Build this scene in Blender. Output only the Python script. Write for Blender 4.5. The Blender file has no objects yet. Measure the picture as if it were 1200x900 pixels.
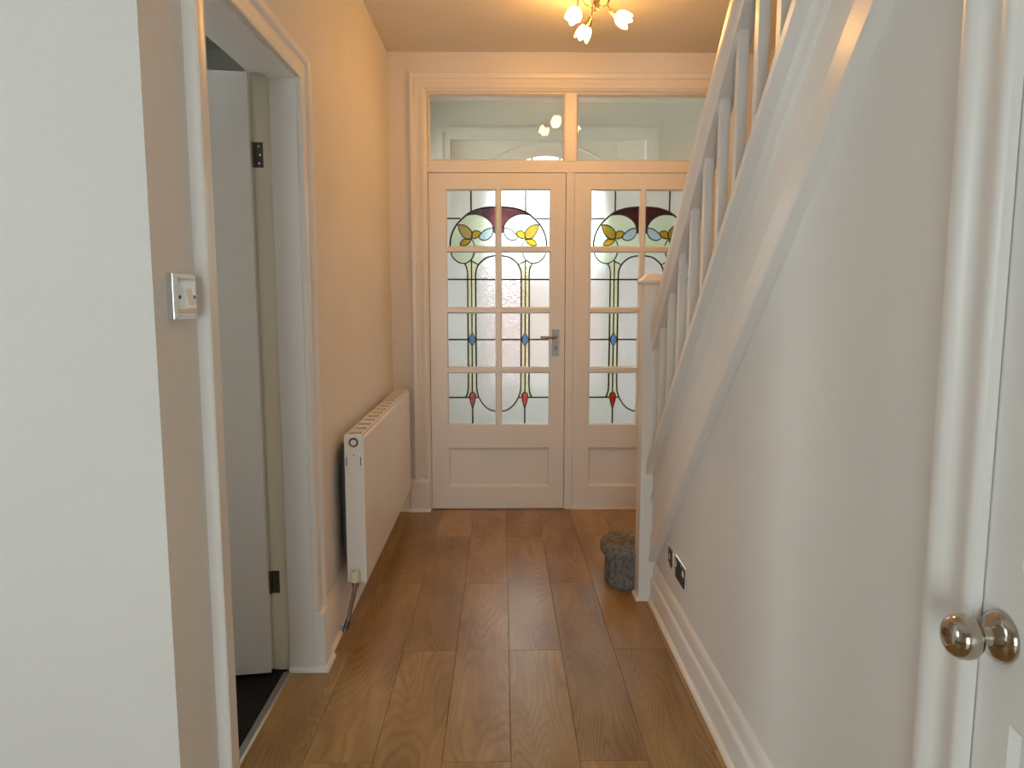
import bpy, bmesh, math, random
from mathutils import Vector, Matrix
random.seed(7)
S = bpy.context.scene
COL = S.collection
PI = math.pi

# ------------------------------------------------------------------ camera
CAM_H = 1.27
F_PX = 860.0
PITCH = math.atan((450 - 348) / F_PX)
YAW = math.atan((600 - 588) / (F_PX / math.cos(PITCH)))
cam = bpy.data.cameras.new('camera')
cam.sensor_fit = 'HORIZONTAL'
cam.sensor_width = 36.0
cam.lens = 36.0 * F_PX / 1200.0
cam.clip_start = 0.02
co = bpy.data.objects.new('camera', cam)
COL.objects.link(co)
co.location = (0, 0, CAM_H)
co.rotation_euler = (PI / 2 - PITCH, 0, -YAW)
S.camera = co

# ------------------------------------------------------------------ world, portals, exposure
W = bpy.data.worlds.new('overcast_sky')
S.world = W
W.use_nodes = True
bg = W.node_tree.nodes['Background']
bg.inputs['Color'].default_value = (0.86, 0.93, 1.0, 1)
bg.inputs['Strength'].default_value = 10.4
VS = S.view_settings
VS.view_transform = 'Standard'
VS.look = 'None'
VS.gamma = 1.0
VS.exposure = 0.12
VS.use_curve_mapping = False
S.cycles.max_bounces = 14
S.cycles.diffuse_bounces = 6
S.cycles.transmission_bounces = 12
S.cycles.sample_clamp_indirect = 6.0


def portal(name, loc, sx, sy, rot):
    l = bpy.data.lights.new(name, 'AREA')
    l.shape = 'RECTANGLE'
    l.size, l.size_y = sx, sy
    l.cycles.is_portal = True
    o = bpy.data.objects.new(name, l)
    COL.objects.link(o)
    o.location = loc
    o.rotation_euler = rot
    return o


# lights face -Z locally: rot (+90 about X) looks along +Y ; (-90) looks along -Y
portal('window_daylight', (-0.60, -2.68, 1.00), 1.30, 1.90, (PI / 2, 0, 0))
portal('added_side_window_daylight', (-2.68, 0.70, 1.50), 0.75, 1.25, (PI / 2, 0, -PI / 2))  # portal for the added side window
portal('side_room_daylight', (-2.68, 1.95, 1.55), 0.70, 1.15, (PI / 2, 0, -PI / 2))
portal('added_porch_window_daylight', (-0.83, 4.94, 1.60), 0.80, 1.65, (PI / 2, 0, -PI / 2))  # portal for the added porch window
portal('front_door_daylight', (0.317, 5.47, 1.45), 0.86, 1.75, (-PI / 2, 0, 0))


# ------------------------------------------------------------------ materials
def new_mat(name):
    m = bpy.data.materials.new(name)
    m.use_nodes = True
    nt = m.node_tree
    return m, nt, nt.nodes['Principled BSDF']


def N(nt, typ, **kw):
    n = nt.nodes.new(typ)
    for k, v in kw.items():
        if k in n.inputs:
            n.inputs[k].default_value = v
        else:
            setattr(n, k, v)
    return n


def L(nt, a, b):
    nt.links.new(a, b)


def coords(nt, scale=(1, 1, 1), kind='Object'):
    tc = N(nt, 'ShaderNodeTexCoord')
    mp = N(nt, 'ShaderNodeMapping')
    mp.inputs['Scale'].default_value = scale
    L(nt, tc.outputs[kind], mp.inputs['Vector'])
    return mp.outputs['Vector']


def paint(name, col, rough=0.6, bump=0.0, bscale=300, spec=0.4, var=0.03):
    m, nt, p = new_mat(name)
    v = coords(nt)
    n1 = N(nt, 'ShaderNodeTexNoise', Scale=3.0, Detail=3.0)
    L(nt, v, n1.inputs['Vector'])
    mx = N(nt, 'ShaderNodeMix', data_type='RGBA')
    mx.inputs[6].default_value = (*[c * (1 - var) for c in col], 1)
    mx.inputs[7].default_value = (*[min(1, c * (1 + var)) for c in col], 1)
    L(nt, n1.outputs['Fac'], mx.inputs[0])
    L(nt, mx.outputs[2], p.inputs['Base Color'])
    p.inputs['Roughness'].default_value = rough
    p.inputs['Specular IOR Level'].default_value = spec
    if bump:
        n2 = N(nt, 'ShaderNodeTexNoise', Scale=bscale, Detail=2.0)
        L(nt, v, n2.inputs['Vector'])
        b = N(nt, 'ShaderNodeBump', Strength=bump, Distance=0.002)
        L(nt, n2.outputs['Fac'], b.inputs['Height'])
        L(nt, b.outputs['Normal'], p.inputs['Normal'])
    return m


def metal(name, col, rough=0.15, var=0.0):
    m, nt, p = new_mat(name)
    p.inputs['Base Color'].default_value = (*col, 1)
    p.inputs['Metallic'].default_value = 1.0
    n1 = N(nt, 'ShaderNodeTexNoise', Scale=60.0, Detail=2.0)
    L(nt, coords(nt), n1.inputs['Vector'])
    mr = N(nt, 'ShaderNodeMapRange')
    mr.inputs['To Min'].default_value = rough * 0.8
    mr.inputs['To Max'].default_value = rough * 1.25
    L(nt, n1.outputs['Fac'], mr.inputs['Value'])
    L(nt, mr.outputs['Result'], p.inputs['Roughness'])
    return m


def clear_glass(name, tint=(0.95, 0.98, 0.96)):
    """architectural glass: lets light straight through, mirrors at its surface"""
    m = bpy.data.materials.new(name)
    m.use_nodes = True
    nt = m.node_tree
    nt.nodes.clear()
    out = N(nt, 'ShaderNodeOutputMaterial')
    tr = N(nt, 'ShaderNodeBsdfTransparent', Color=(*tint, 1))
    gl = N(nt, 'ShaderNodeBsdfGlossy', Roughness=0.0)
    fr = N(nt, 'ShaderNodeFresnel', IOR=1.5)
    mx = N(nt, 'ShaderNodeMixShader')
    L(nt, fr.outputs[0], mx.inputs[0])
    L(nt, tr.outputs[0], mx.inputs[1])
    L(nt, gl.outputs[0], mx.inputs[2])
    L(nt, mx.outputs[0], out.inputs['Surface'])
    return m


def cast_glass(name, col, rough, bscale, bdist, kind='noise', clear=0.3):
    """textured cathedral glass: slightly diffusing, tinted, with surface relief"""
    m = bpy.data.materials.new(name)
    m.use_nodes = True
    nt = m.node_tree
    nt.nodes.clear()
    out = N(nt, 'ShaderNodeOutputMaterial')
    v = coords(nt)
    if kind == 'noise':
        t = N(nt, 'ShaderNodeTexNoise', Scale=bscale, Detail=2.0, Distortion=1.0)
        h = t.outputs['Fac']
    else:
        t = N(nt, 'ShaderNodeTexVoronoi', Scale=bscale, Randomness=0.35)
        h = t.outputs['Distance']
    L(nt, v, t.inputs['Vector'])
    b = N(nt, 'ShaderNodeBump', Strength=1.0, Distance=bdist)
    L(nt, h, b.inputs['Height'])
    rf = N(nt, 'ShaderNodeBsdfRefraction', Color=(*col, 1), Roughness=rough, IOR=1.25)
    L(nt, b.outputs['Normal'], rf.inputs['Normal'])
    tl = N(nt, 'ShaderNodeBsdfTranslucent', Color=(*col, 1))
    m1 = N(nt, 'ShaderNodeMixShader')
    m1.inputs[0].default_value = 0.22
    L(nt, rf.outputs[0], m1.inputs[1])
    L(nt, tl.outputs[0], m1.inputs[2])
    tr = N(nt, 'ShaderNodeBsdfTransparent', Color=(*col, 1))
    m2 = N(nt, 'ShaderNodeMixShader')
    m2.inputs[0].default_value = clear
    L(nt, m1.outputs[0], m2.inputs[1])
    L(nt, tr.outputs[0], m2.inputs[2])
    gl = N(nt, 'ShaderNodeBsdfGlossy', Roughness=0.12)
    L(nt, b.outputs['Normal'], gl.inputs['Normal'])
    m3 = N(nt, 'ShaderNodeMixShader')
    m3.inputs[0].default_value = 0.05
    L(nt, m2.outputs[0], m3.inputs[1])
    L(nt, gl.outputs[0], m3.inputs[2])
    L(nt, m3.outputs[0], out.inputs['Surface'])
    return m


def emit(name, col, strength):
    m = bpy.data.materials.new(name)
    m.use_nodes = True
    nt = m.node_tree
    nt.nodes.clear()
    out = N(nt, 'ShaderNodeOutputMaterial')
    e = N(nt, 'ShaderNodeEmission', Color=(*col, 1), Strength=strength)
    L(nt, e.outputs[0], out.inputs['Surface'])
    return m


def wood(name):
    m, nt, p = new_mat(name)
    tc = N(nt, 'ShaderNodeTexCoord')
    oi = N(nt, 'ShaderNodeObjectInfo')
    # per-plank offset
    w1 = N(nt, 'ShaderNodeTexWhiteNoise', noise_dimensions='1D')
    L(nt, oi.outputs['Random'], w1.inputs['W'])
    big = N(nt, 'ShaderNodeVectorMath', operation='MULTIPLY_ADD')
    L(nt, w1.outputs['Color'], big.inputs[0])
    big.inputs[1].default_value = (31, 57, 13)
    L(nt, tc.outputs['Object'], big.inputs[2])
    # cathedral grain : contour lines of a stretched noise
    st = N(nt, 'ShaderNodeVectorMath', operation='MULTIPLY')
    L(nt, big.outputs[0], st.inputs[0])
    st.inputs[1].default_value = (6.0, 0.75, 0)
    cn = N(nt, 'ShaderNodeTexNoise', Scale=1.0, Detail=1.6, Roughness=0.35)
    L(nt, st.outputs[0], cn.inputs['Vector'])
    fj = N(nt, 'ShaderNodeVectorMath', operation='MULTIPLY')
    L(nt, big.outputs[0], fj.inputs[0])
    fj.inputs[1].default_value = (60, 14, 0)
    jn = N(nt, 'ShaderNodeTexNoise', Scale=1.0, Detail=2.0)
    L(nt, fj.outputs[0], jn.inputs['Vector'])
    ja = N(nt, 'ShaderNodeMath', operation='MULTIPLY_ADD')
    L(nt, jn.outputs['Fac'], ja.inputs[0])
    ja.inputs[1].default_value = 0.012
    L(nt, cn.outputs['Fac'], ja.inputs[2])
    fq = N(nt, 'ShaderNodeMath', operation='MULTIPLY')
    L(nt, ja.outputs[0], fq.inputs[0])
    fq.inputs[1].default_value = 240.0
    sn = N(nt, 'ShaderNodeMath', operation='SINE')
    L(nt, fq.outputs[0], sn.inputs[0])
    rg_ = N(nt, 'ShaderNodeMapRange')
    rg_.inputs['From Min'].default_value = -0.4
    rg_.inputs['From Max'].default_value = 1.0
    L(nt, sn.outputs[0], rg_.inputs['Value'])
    sf = N(nt, 'ShaderNodeVectorMath', operation='MULTIPLY')
    L(nt, big.outputs[0], sf.inputs[0])
    sf.inputs[1].default_value = (10, 3, 0)
    mn = N(nt, 'ShaderNodeTexNoise', Scale=1.0, Detail=2.0)
    L(nt, sf.outputs[0], mn.inputs['Vector'])
    mr2 = N(nt, 'ShaderNodeMapRange')
    mr2.inputs['From Min'].default_value = 0.35
    mr2.inputs['From Max'].default_value = 0.65
    mr2.inputs['To Min'].default_value = 0.25
    L(nt, mn.outputs['Fac'], mr2.inputs['Value'])
    ring = N(nt, 'ShaderNodeMath', operation='MULTIPLY')
    L(nt, rg_.outputs[0], ring.inputs[0])
    L(nt, mr2.outputs[0], ring.inputs[1])
    # fibres
    fm = N(nt, 'ShaderNodeMapping')
    fm.inputs['Scale'].default_value = (260, 7, 1)
    L(nt, big.outputs[0], fm.inputs['Vector'])
    fn = N(nt, 'ShaderNodeTexNoise', Scale=1.0, Detail=3.0)
    L(nt, fm.outputs[0], fn.inputs['Vector'])
    # blotches
    bm_ = N(nt, 'ShaderNodeMapping')
    bm_.inputs['Scale'].default_value = (9, 2.2, 1)
    L(nt, big.outputs[0], bm_.inputs['Vector'])
    bn = N(nt, 'ShaderNodeTexNoise', Scale=1.0, Detail=4.0)
    L(nt, bm_.outputs[0], bn.inputs['Vector'])
    cr = N(nt, 'ShaderNodeValToRGB')
    cr.color_ramp.elements[0].position = 0.30
    cr.color_ramp.elements[0].color = WOOD_D
    cr.color_ramp.elements[1].position = 0.72
    cr.color_ramp.elements[1].color = WOOD_L
    L(nt, bn.outputs['Fac'], cr.inputs['Fac'])
    m1 = N(nt, 'ShaderNodeMix', data_type='RGBA', blend_type='MULTIPLY')
    gr = N(nt, 'ShaderNodeMapRange')
    gr.inputs['To Min'].default_value = 0.0
    gr.inputs['To Max'].default_value = 0.62
    L(nt, ring.outputs[0], gr.inputs['Value'])
    L(nt, gr.outputs[0], m1.inputs[0])
    L(nt, cr.outputs['Color'], m1.inputs[6])
    m1.inputs[7].default_value = (0.62, 0.55, 0.47, 1)
    m2 = N(nt, 'ShaderNodeMix', data_type='RGBA', blend_type='MULTIPLY')
    fr = N(nt, 'ShaderNodeMapRange')
    fr.inputs['From Min'].default_value = 0.35
    fr.inputs['From Max'].default_value = 0.75
    fr.inputs['To Max'].default_value = 0.35
    L(nt, fn.outputs['Fac'], fr.inputs['Value'])
    L(nt, fr.outputs[0], m2.inputs[0])
    L(nt, m1.outputs[2], m2.inputs[6])
    m2.inputs[7].default_value = (0.60, 0.54, 0.48, 1)
    # plank to plank tone
    tone = N(nt, 'ShaderNodeMapRange')
    tone.inputs['To Min'].default_value = 0.86
    tone.inputs['To Max'].default_value = 1.14
    L(nt, w1.outputs['Value'], tone.inputs['Value'])
    hs = N(nt, 'ShaderNodeHueSaturation')
    L(nt, tone.outputs[0], hs.inputs['Value'])
    L(nt, m2.outputs[2], hs.inputs['Color'])
    L(nt, hs.outputs[0], p.inputs['Base Color'])
    rr = N(nt, 'ShaderNodeMapRange')
    rr.inputs['To Min'].default_value = 0.26
    rr.inputs['To Max'].default_value = 0.38
    L(nt, fn.outputs['Fac'], rr.inputs['Value'])
    L(nt, rr.outputs[0], p.inputs['Roughness'])
    p.inputs['Specular IOR Level'].default_value = 0.45
    b = N(nt, 'ShaderNodeBump', Strength=0.12, Distance=0.001)
    L(nt, fn.outputs['Fac'], b.inputs['Height'])
    L(nt, b.outputs['Normal'], p.inputs['Normal'])
    return m




def carpet_mat(name, dark, light):
    m, nt, p = new_mat(name)
    v = coords(nt)
    n1 = N(nt, 'ShaderNodeTexNoise', Scale=330.0, Detail=2.0)
    n2 = N(nt, 'ShaderNodeTexNoise', Scale=45.0, Detail=2.0)
    L(nt, v, n1.inputs['Vector'])
    L(nt, v, n2.inputs['Vector'])
    ad = N(nt, 'ShaderNodeMath', operation='MULTIPLY_ADD')
    L(nt, n2.outputs['Fac'], ad.inputs[0])
    ad.inputs[1].default_value = 0.5
    L(nt, n1.outputs['Fac'], ad.inputs[2])
    cr = N(nt, 'ShaderNodeValToRGB')
    cr.color_ramp.elements[0].position = 0.55
    cr.color_ramp.elements[0].color = (*dark, 1)
    cr.color_ramp.elements[1].position = 0.95
    cr.color_ramp.elements[1].color = (*light, 1)
    L(nt, ad.outputs[0], cr.inputs['Fac'])
    L(nt, cr.outputs['Color'], p.inputs['Base Color'])
    p.inputs['Roughness'].default_value = 1.0
    p.inputs['Specular IOR Level'].default_value = 0.05
    b = N(nt, 'ShaderNodeBump', Strength=1.0, Distance=0.006)
    L(nt, n1.outputs['Fac'], b.inputs['Height'])
    L(nt, b.outputs['Normal'], p.inputs['Normal'])
    return m


WOOD_D = (0.280, 0.155, 0.056, 1)
WOOD_L = (0.460, 0.290, 0.120, 1)
M = {}
M['wall'] = paint('wall_paint', (0.80, 0.77, 0.73), 0.75, 0.55, 420, 0.25)
M['cool_wall'] = M['wall']
M['ceil'] = paint('ceiling_paint', (0.80, 0.77, 0.72), 0.85, 0.35, 250, 0.2)
M['gloss'] = paint('white_gloss_paint', (0.82, 0.79, 0.75), 0.32, 0.06, 60, 0.5, 0.015)
M['satin'] = paint('white_satin_paint', (0.80, 0.78, 0.75), 0.42, 0.10, 90, 0.45, 0.02)
M['cream'] = paint('old_cream_paint', (0.80, 0.76, 0.64), 0.45, 0.1, 60)
M['bead'] = paint('white_beading', (0.84, 0.80, 0.74), 0.35, 0.0)
M['rad'] = paint('radiator_enamel', (0.83, 0.81, 0.78), 0.3, 0.0, spec=0.5, var=0.01)
M['dark'] = paint('dark_grey_metal', (0.10, 0.10, 0.10), 0.6)
M['slot'] = paint('black_cavity', (0.012, 0.011, 0.010), 0.9, spec=0.1)
M['plastic'] = paint('white_plastic', (0.82, 0.80, 0.76), 0.35, var=0.01)
M['yplastic'] = paint('aged_white_plastic', (0.78, 0.72, 0.58), 0.4, var=0.02)
M['blackp'] = paint('black_plastic', (0.02, 0.02, 0.02), 0.4)
M['lead'] = paint('dark_lead', (0.022, 0.018, 0.016), 0.55, 0.2, 200)
M['chrome'] = metal('polished_chrome', (0.80, 0.80, 0.79), 0.06)
M['nickel'] = metal('brushed_nickel', (0.30, 0.265, 0.235), 0.40)
M['brass'] = metal('antique_brass', (0.42, 0.33, 0.22), 0.22)
M['knob'] = metal('worn_nickel_knob', (0.52, 0.47, 0.40), 0.13)
M['hinge'] = metal('dark_steel_hinge', (0.13, 0.12, 0.11), 0.35)
M['copper'] = metal('tarnished_pipe', (0.30, 0.22, 0.17), 0.3)
M['carpet'] = carpet_mat('grey_carpet', (0.075, 0.068, 0.064), (0.46, 0.43, 0.40))
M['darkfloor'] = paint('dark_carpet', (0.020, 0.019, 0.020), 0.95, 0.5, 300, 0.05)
M['strip'] = metal('aluminium_strip', (0.50, 0.49, 0.47), 0.38)
M['glass'] = clear_glass('clear_glass')
M['dimming_glass'] = clear_glass('sky_dimming_glass', (0.84, 0.84, 0.835))  # grey tint added to dim the bright sky behind the leaded panes
M['tglass'] = clear_glass('old_transom_glass', (0.97, 0.965, 0.90))
M['wood'] = wood('oak_laminate')
M['lamp'] = emit('lit_glass_shade', (1.0, 0.46, 0.09), 95.0)
M['g_stip'] = cast_glass('stippled_glass', (0.93, 0.95, 0.92), 0.30, 170, 0.0012, 'noise', 0.12)
M['g_water'] = cast_glass('water_glass', (0.96, 0.96, 0.95), 0.05, 75, 0.006, 'noise', 0.10)
M['g_green'] = cast_glass('hammered_green_glass', (0.88, 0.96, 0.83), 0.18, 190, 0.0016, 'cell', 0.15)
M['g_pale'] = cast_glass('pale_hammered_glass', (0.94, 0.97, 0.91), 0.18, 190, 0.0016, 'cell', 0.15)
M['g_strip'] = cast_glass('pale_yellow_glass', (0.95, 0.96, 0.78), 0.22, 200, 0.0012, 'cell', 0.15)
M['g_purple'] = cast_glass('plum_glass', (0.27, 0.14, 0.145), 0.12, 60, 0.002, 'noise', 0.15)
M['g_olive'] = cast_glass('olive_gold_glass', (0.74, 0.58, 0.18), 0.12, 70, 0.002, 'noise', 0.15)
M['g_yellow'] = cast_glass('amber_glass', (0.86, 0.64, 0.09), 0.15, 150, 0.0012, 'cell', 0.15)
M['g_blue'] = cast_glass('pale_blue_glass', (0.78, 0.84, 0.99), 0.15, 190, 0.0012, 'cell', 0.2)
M['g_dblue'] = cast_glass('sky_blue_glass', (0.40, 0.58, 0.95), 0.15, 190, 0.0012, 'cell', 0.2)
M['g_red'] = cast_glass('red_glass', (0.80, 0.20, 0.11), 0.15, 120, 0.0012, 'cell', 0.2)


def brick_mat():
    m, nt, p = new_mat('pink_brickwork')
    v = coords(nt, (1, 1, 1))
    sw = N(nt, 'ShaderNodeSeparateXYZ')
    L(nt, v, sw.inputs[0])
    cb = N(nt, 'ShaderNodeCombineXYZ')
    L(nt, sw.outputs['X'], cb.inputs['X'])
    L(nt, sw.outputs['Z'], cb.inputs['Y'])
    br = N(nt, 'ShaderNodeTexBrick', Scale=4.4)
    br.inputs['Color1'].default_value = (0.20, 0.105, 0.085, 1)
    br.inputs['Color2'].default_value = (0.25, 0.135, 0.105, 1)
    br.inputs['Mortar'].default_value = (0.30, 0.26, 0.23, 1)
    L(nt, cb.outputs[0], br.inputs['Vector'])
    L(nt, br.outputs['Color'], p.inputs['Base Color'])
    p.inputs['Roughness'].default_value = 0.9
    return m


M['brick'] = brick_mat()
M['coping'] = paint('stone_coping', (0.30, 0.28, 0.26), 0.9, 0.5, 20)
M['paving'] = paint('grey_paving', (0.085, 0.083, 0.08), 0.9, 0.5, 40, 0.2, 0.1)
M['tile'] = paint('porch_floor_paint', (0.45, 0.36, 0.28), 0.5, 0.1, 60)


# ------------------------------------------------------------------ mesh helpers
class MB:
    def __init__(s):
        s.v, s.f = [], []

    def add(s, vs, fs):
        o = len(s.v)
        s.v += [tuple(p) for p in vs]
        s.f += [tuple(i + o for i in f) for f in fs]
        return s

    def box(s, x0, x1, y0, y1, z0, z1):
        return s.add([(x0, y0, z0), (x1, y0, z0), (x1, y1, z0), (x0, y1, z0), (x0, y0, z1), (x1, y0, z1), (x1, y1, z1), (x0, y1, z1)],
                     [(3, 2, 1, 0), (4, 5, 6, 7), (0, 1, 5, 4), (1, 2, 6, 5), (2, 3, 7, 6), (3, 0, 4, 7)])

    def loft(s, rings, cap=True, closed=True):
        """rings: lists of equally many 3-D points, joined one after another"""
        n = len(rings[0])
        vs = [p for r in rings for p in r]
        fs = []
        for k in range(len(rings) - 1):
            for i in range(n if closed else n - 1):
                j = (i + 1) % n
                fs.append((k * n + i, k * n + j, (k + 1) * n + j, (k + 1) * n + i))
        if cap:
            fs.append(tuple(range(n - 1, -1, -1)))
            fs.append(tuple((len(rings) - 1) * n + i for i in range(n)))
        return s.add(vs, fs)

    def prism(s, poly, axis, a, b):
        def P(p, t):
            u, w = p
            return {'x': (t, u, w), 'y': (u, t, w), 'z': (u, w, t)}[axis]
        return s.loft([[P(p, a) for p in poly], [P(p, b) for p in poly]])

    def tube(s, pts, r, n=10, cap=True):
        pts = [Vector(p) for p in pts]
        rr = r if isinstance(r, (list, tuple)) else [r] * len(pts)
        rings = []
        t0 = (pts[1] - pts[0]).normalized()
        up = Vector((0, 0, 1)) if abs(t0.z) < 0.9 else Vector((1, 0, 0))
        a = t0.cross(up).normalized()
        for i, p in enumerate(pts):
            t = (pts[min(i + 1, len(pts) - 1)] - pts[max(i - 1, 0)]).normalized()
            a = (a - t * a.dot(t)).normalized()
            b = t.cross(a)
            rings.append([p + (a * math.cos(2 * PI * k / n) + b * math.sin(2 * PI * k / n)) * rr[i] for k in range(n)])
        return s.loft(rings, cap)

    def lathe(s, prof, origin, axis, n=20, wob=None):
        """prof: (radius, distance along axis)"""
        ax = Vector(axis).normalized()
        up = Vector((0, 0, 1)) if abs(ax.z) < 0.9 else Vector((0, 1, 0))
        a = ax.cross(up).normalized()
        b = ax.cross(a)
        o = Vector(origin)
        rings = []
        for i, (r, h) in enumerate(prof):
            ring = []
            for k in range(n):
                t = 2 * PI * k / n
                rr, hh = (r, h) if wob is None else wob(i, t, r, h)
                ring.append(o + ax * hh + (a * math.cos(t) + b * math.sin(t)) * rr)
            rings.append(ring)
        return s.loft(rings, True)

    def build(s, name, mat, parent=None, smooth=False, bevel=0.0, seg=2):
        me = bpy.data.meshes.new(name)
        me.from_pydata(s.v, [], s.f)
        bm = bmesh.new()
        bm.from_mesh(me)
        bmesh.ops.recalc_face_normals(bm, faces=bm.faces)
        bm.to_mesh(me)
        bm.free()
        me.materials.append(M[mat])
        if smooth:
            for p in me.polygons:
                p.use_smooth = True
        o = bpy.data.objects.new(name, me)
        COL.objects.link(o)
        if parent:
            o.parent = parent
        if smooth:
            md = o.modifiers.new('split', 'EDGE_SPLIT')
            md.split_angle = math.radians(40)
        if bevel:
            md = o.modifiers.new('bevel', 'BEVEL')
            md.width = bevel
            md.segments = seg
            md.limit_method = 'ANGLE'
            md.angle_limit = math.radians(40)
        return o


def tag(o, label, cat, kind=None, group=None):
    o['label'] = label
    o['category'] = cat
    if kind:
        o['kind'] = kind
    if group:
        o['group'] = group
    return o


def empty(name, loc=(0, 0, 0)):
    o = bpy.data.objects.new(name, None)
    o.empty_display_size = 0.1
    COL.objects.link(o)
    o.location = loc
    return o


def struct(o, label, cat):
    return tag(o, label, cat, 'structure')


def copy_part(o, parent):
    c = o.copy()
    COL.objects.link(c)
    c.parent = parent
    return c


def smooth_line(pts, k=6):
    out = []
    n = len(pts)
    for i in range(n - 1):
        p0, p1, p2, p3 = [pts[max(0, min(n - 1, j))] for j in (i - 1, i, i + 1, i + 2)]
        for t in range(k):
            t = t / k
            out.append(tuple(0.5 * (2 * b + (c - a) * t + (2 * a - 5 * b + 4 * c - d) * t * t + (3 * b - a - 3 * c + d) * t ** 3)
                             for a, b, c, d in zip(p0, p1, p2, p3)))
    out.append(tuple(pts[-1]))
    return out


# ------------------------------------------------------------------ main dimensions (metres)
XL = -0.64      # hall side of the left wall
XR = 0.645      # hall side of the wall under the stairs
XS = 1.50       # outer wall beside the stairs
ZC = 2.63       # ceiling
YD = 4.30       # inner face of the entrance screen
YC = 1.367      # left corner where the hall opens to the room behind the camera
YB = -2.60      # back wall behind the camera
XW = -2.60      # left wall of that room
YP = 5.35       # porch side of the outer wall

# ------------------------------------------------------------------ floors
fl = MB().box(XW - 0.1, XS + 0.1, YB - 0.1, 4.42, -0.10, -0.0105).build('floor', 'slot')
struct(fl, 'warm brown oak laminate plank floor running down the hallway', 'floor')
PWID, PLEN = 0.1905, 1.2715
PX0 = 0.0237


def plank_mesh(w, l):
    b = MB()
    g, c, t = 0.0004, 0.0008, 0.010
    o = [(-w / 2 + g, -l / 2 + g), (w / 2 - g, -l / 2 + g), (w / 2 - g, l / 2 - g), (-w / 2 + g, l / 2 - g)]
    i = [(-w / 2 + g + c, -l / 2 + g + c), (w / 2 - g - c, -l / 2 + g + c), (w / 2 - g - c, l / 2 - g - c), (-w / 2 + g + c, l / 2 - g - c)]
    b.loft([[(x, y, -t) for x, y in o], [(x, y, -c) for x, y in o], [(x, y, 0) for x, y in i]])
    me = bpy.data.meshes.new('plank')
    me.from_pydata(b.v, [], b.f)
    me.materials.append(M['wood'])
    return me


pm_cache = {}
for k in range(-14, 9):
    x0 = PX0 + (k) * PWID
    x1 = x0 + PWID
    ya = 3.156 if k % 2 else 2.525
    if k in (2, 3):
        ya = 2.53 if k == 2 else 3.2
    rows = [ya + r * PLEN for r in range(-6, 3)]
    for r0 in rows:
        a, b_ = r0, r0 + PLEN
        lo, hi = YB, 4.42
        if x0 < -0.75:
            hi = YC
        if x1 > XR + 0.3:
            lo = 2.85
        a, b_ = max(a, lo), min(b_, hi)
        if b_ - a < 0.03:
            continue
        key = round(b_ - a, 3)
        if key not in pm_cache:
            pm_cache[key] = plank_mesh(PWID, b_ - a)
        o = bpy.data.objects.new('plank', pm_cache[key])
        COL.objects.link(o)
        o.location = ((x0 + x1) / 2, (a + b_) / 2, 0.0)
        o.parent = fl

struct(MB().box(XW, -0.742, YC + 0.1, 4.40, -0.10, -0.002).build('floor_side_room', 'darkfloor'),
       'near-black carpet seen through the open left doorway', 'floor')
struct(MB().box(-0.75, 1.5, 4.425, 5.5, -0.10, -0.004).build('floor_porch', 'tile'), 'brown porch floor behind the glazed entrance doors', 'floor')

# ------------------------------------------------------------------ walls and ceilings
DY0, DY1, DZ = 1.615, 2.41, 1.968       # rough opening of the left doorway
XLB = -0.78
b = MB()
b.prism([(XL, YC), (XL, DY0), (XLB, DY0), (XLB, YC + 0.1)], 'z', 0, ZC)
b.box(XLB, XL, DY1, YD + 0.1, 0, ZC)
b.box(XLB, XL, DY0, DY1, DZ, ZC)
struct(b.build('wall_left', 'wall'), 'cream hallway wall on the left, above the radiator and around the open doorway', 'wall')
struct(MB().prism([(XW, YC), (XL, YC), (XLB, YC + 0.1), (XW, YC + 0.1)], 'z', 0, ZC).build('wall_corner', 'cool_wall'), 'plain white wall nearest the camera on the far left', 'wall')
b = MB()
b.box(XL, -0.425, YD - 0.005, YD + 0.12, 0, ZC)
b.box(1.225, XS, YD - 0.005, YD + 0.12, 0, ZC)
b.box(-0.425, 1.225, YD - 0.005, YD + 0.12, 2.425, ZC)
struct(b.build('wall_far', 'wall'), 'cream end wall around the glazed entrance screen', 'wall')

ANG = math.radians(43)
SN, CS = math.sin(ANG), math.cos(ANG)


def slope_z(n, y):
    return (n - y * SN) / CS


NB = 2.14       # underside of the stair string, measured square to the slope
RD0, RD1, RDZ = 0.235, 0.975, 1.985
b = MB()
b.prism([(2.95, 0), (2.95, 0.2), (RD1, slope_z(NB + 0.12, RD1)), (RD1, 0)], 'x', XR, XR + 0.09)
b.prism([(RD1, RDZ), (RD1, slope_z(NB + 0.12, RD1)), (0.60, slope_z(NB + 0.12, 0.60)), (0.60, ZC + 0.0), (RD0, ZC), (RD0, RDZ)], 'x', XR, XR + 0.09)
b.box(XR, XR + 0.09, YB, RD0, 0, ZC)
struct(b.build('wall_right', 'wall'), 'cream plastered wall under the staircase on the right', 'wall')
struct(MB().box(XS, XS + 0.1, -1.2, 4.42, 0, 5.0).build('wall_stairs', 'wall'), 'outer wall beyond the stair spindles', 'wall')
b = MB()
b.box(XW, XR + 0.09, YB, YC, ZC, ZC + 0.22)
b.box(XLB, XR - 0.06, YC, YD + 0.12, ZC, ZC + 0.22)
b.box(XR - 0.06, XS, 2.95, YD + 0.12, ZC, ZC + 0.22)
struct(b.build('ceiling', 'ceil'), 'warm lit hallway ceiling around the light fitting', 'ceiling')
b = MB()
b.box(XR - 0.16, XR - 0.06, -1.2, 3.05, ZC + 0.221, 5.0)
b.box(XR - 0.06, XS, 2.95, 3.05, ZC + 0.221, 5.0)
b.box(XR - 0.06, XS, -1.2, -1.1, ZC + 0.221, 5.0)
b.box(XR - 0.16, XS + 0.1, -1.2, 3.05, 5.0, 5.1)
struct(b.build('wall_stairwell', 'wall'), 'stairwell walls rising above the flight of stairs', 'wall')
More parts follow.
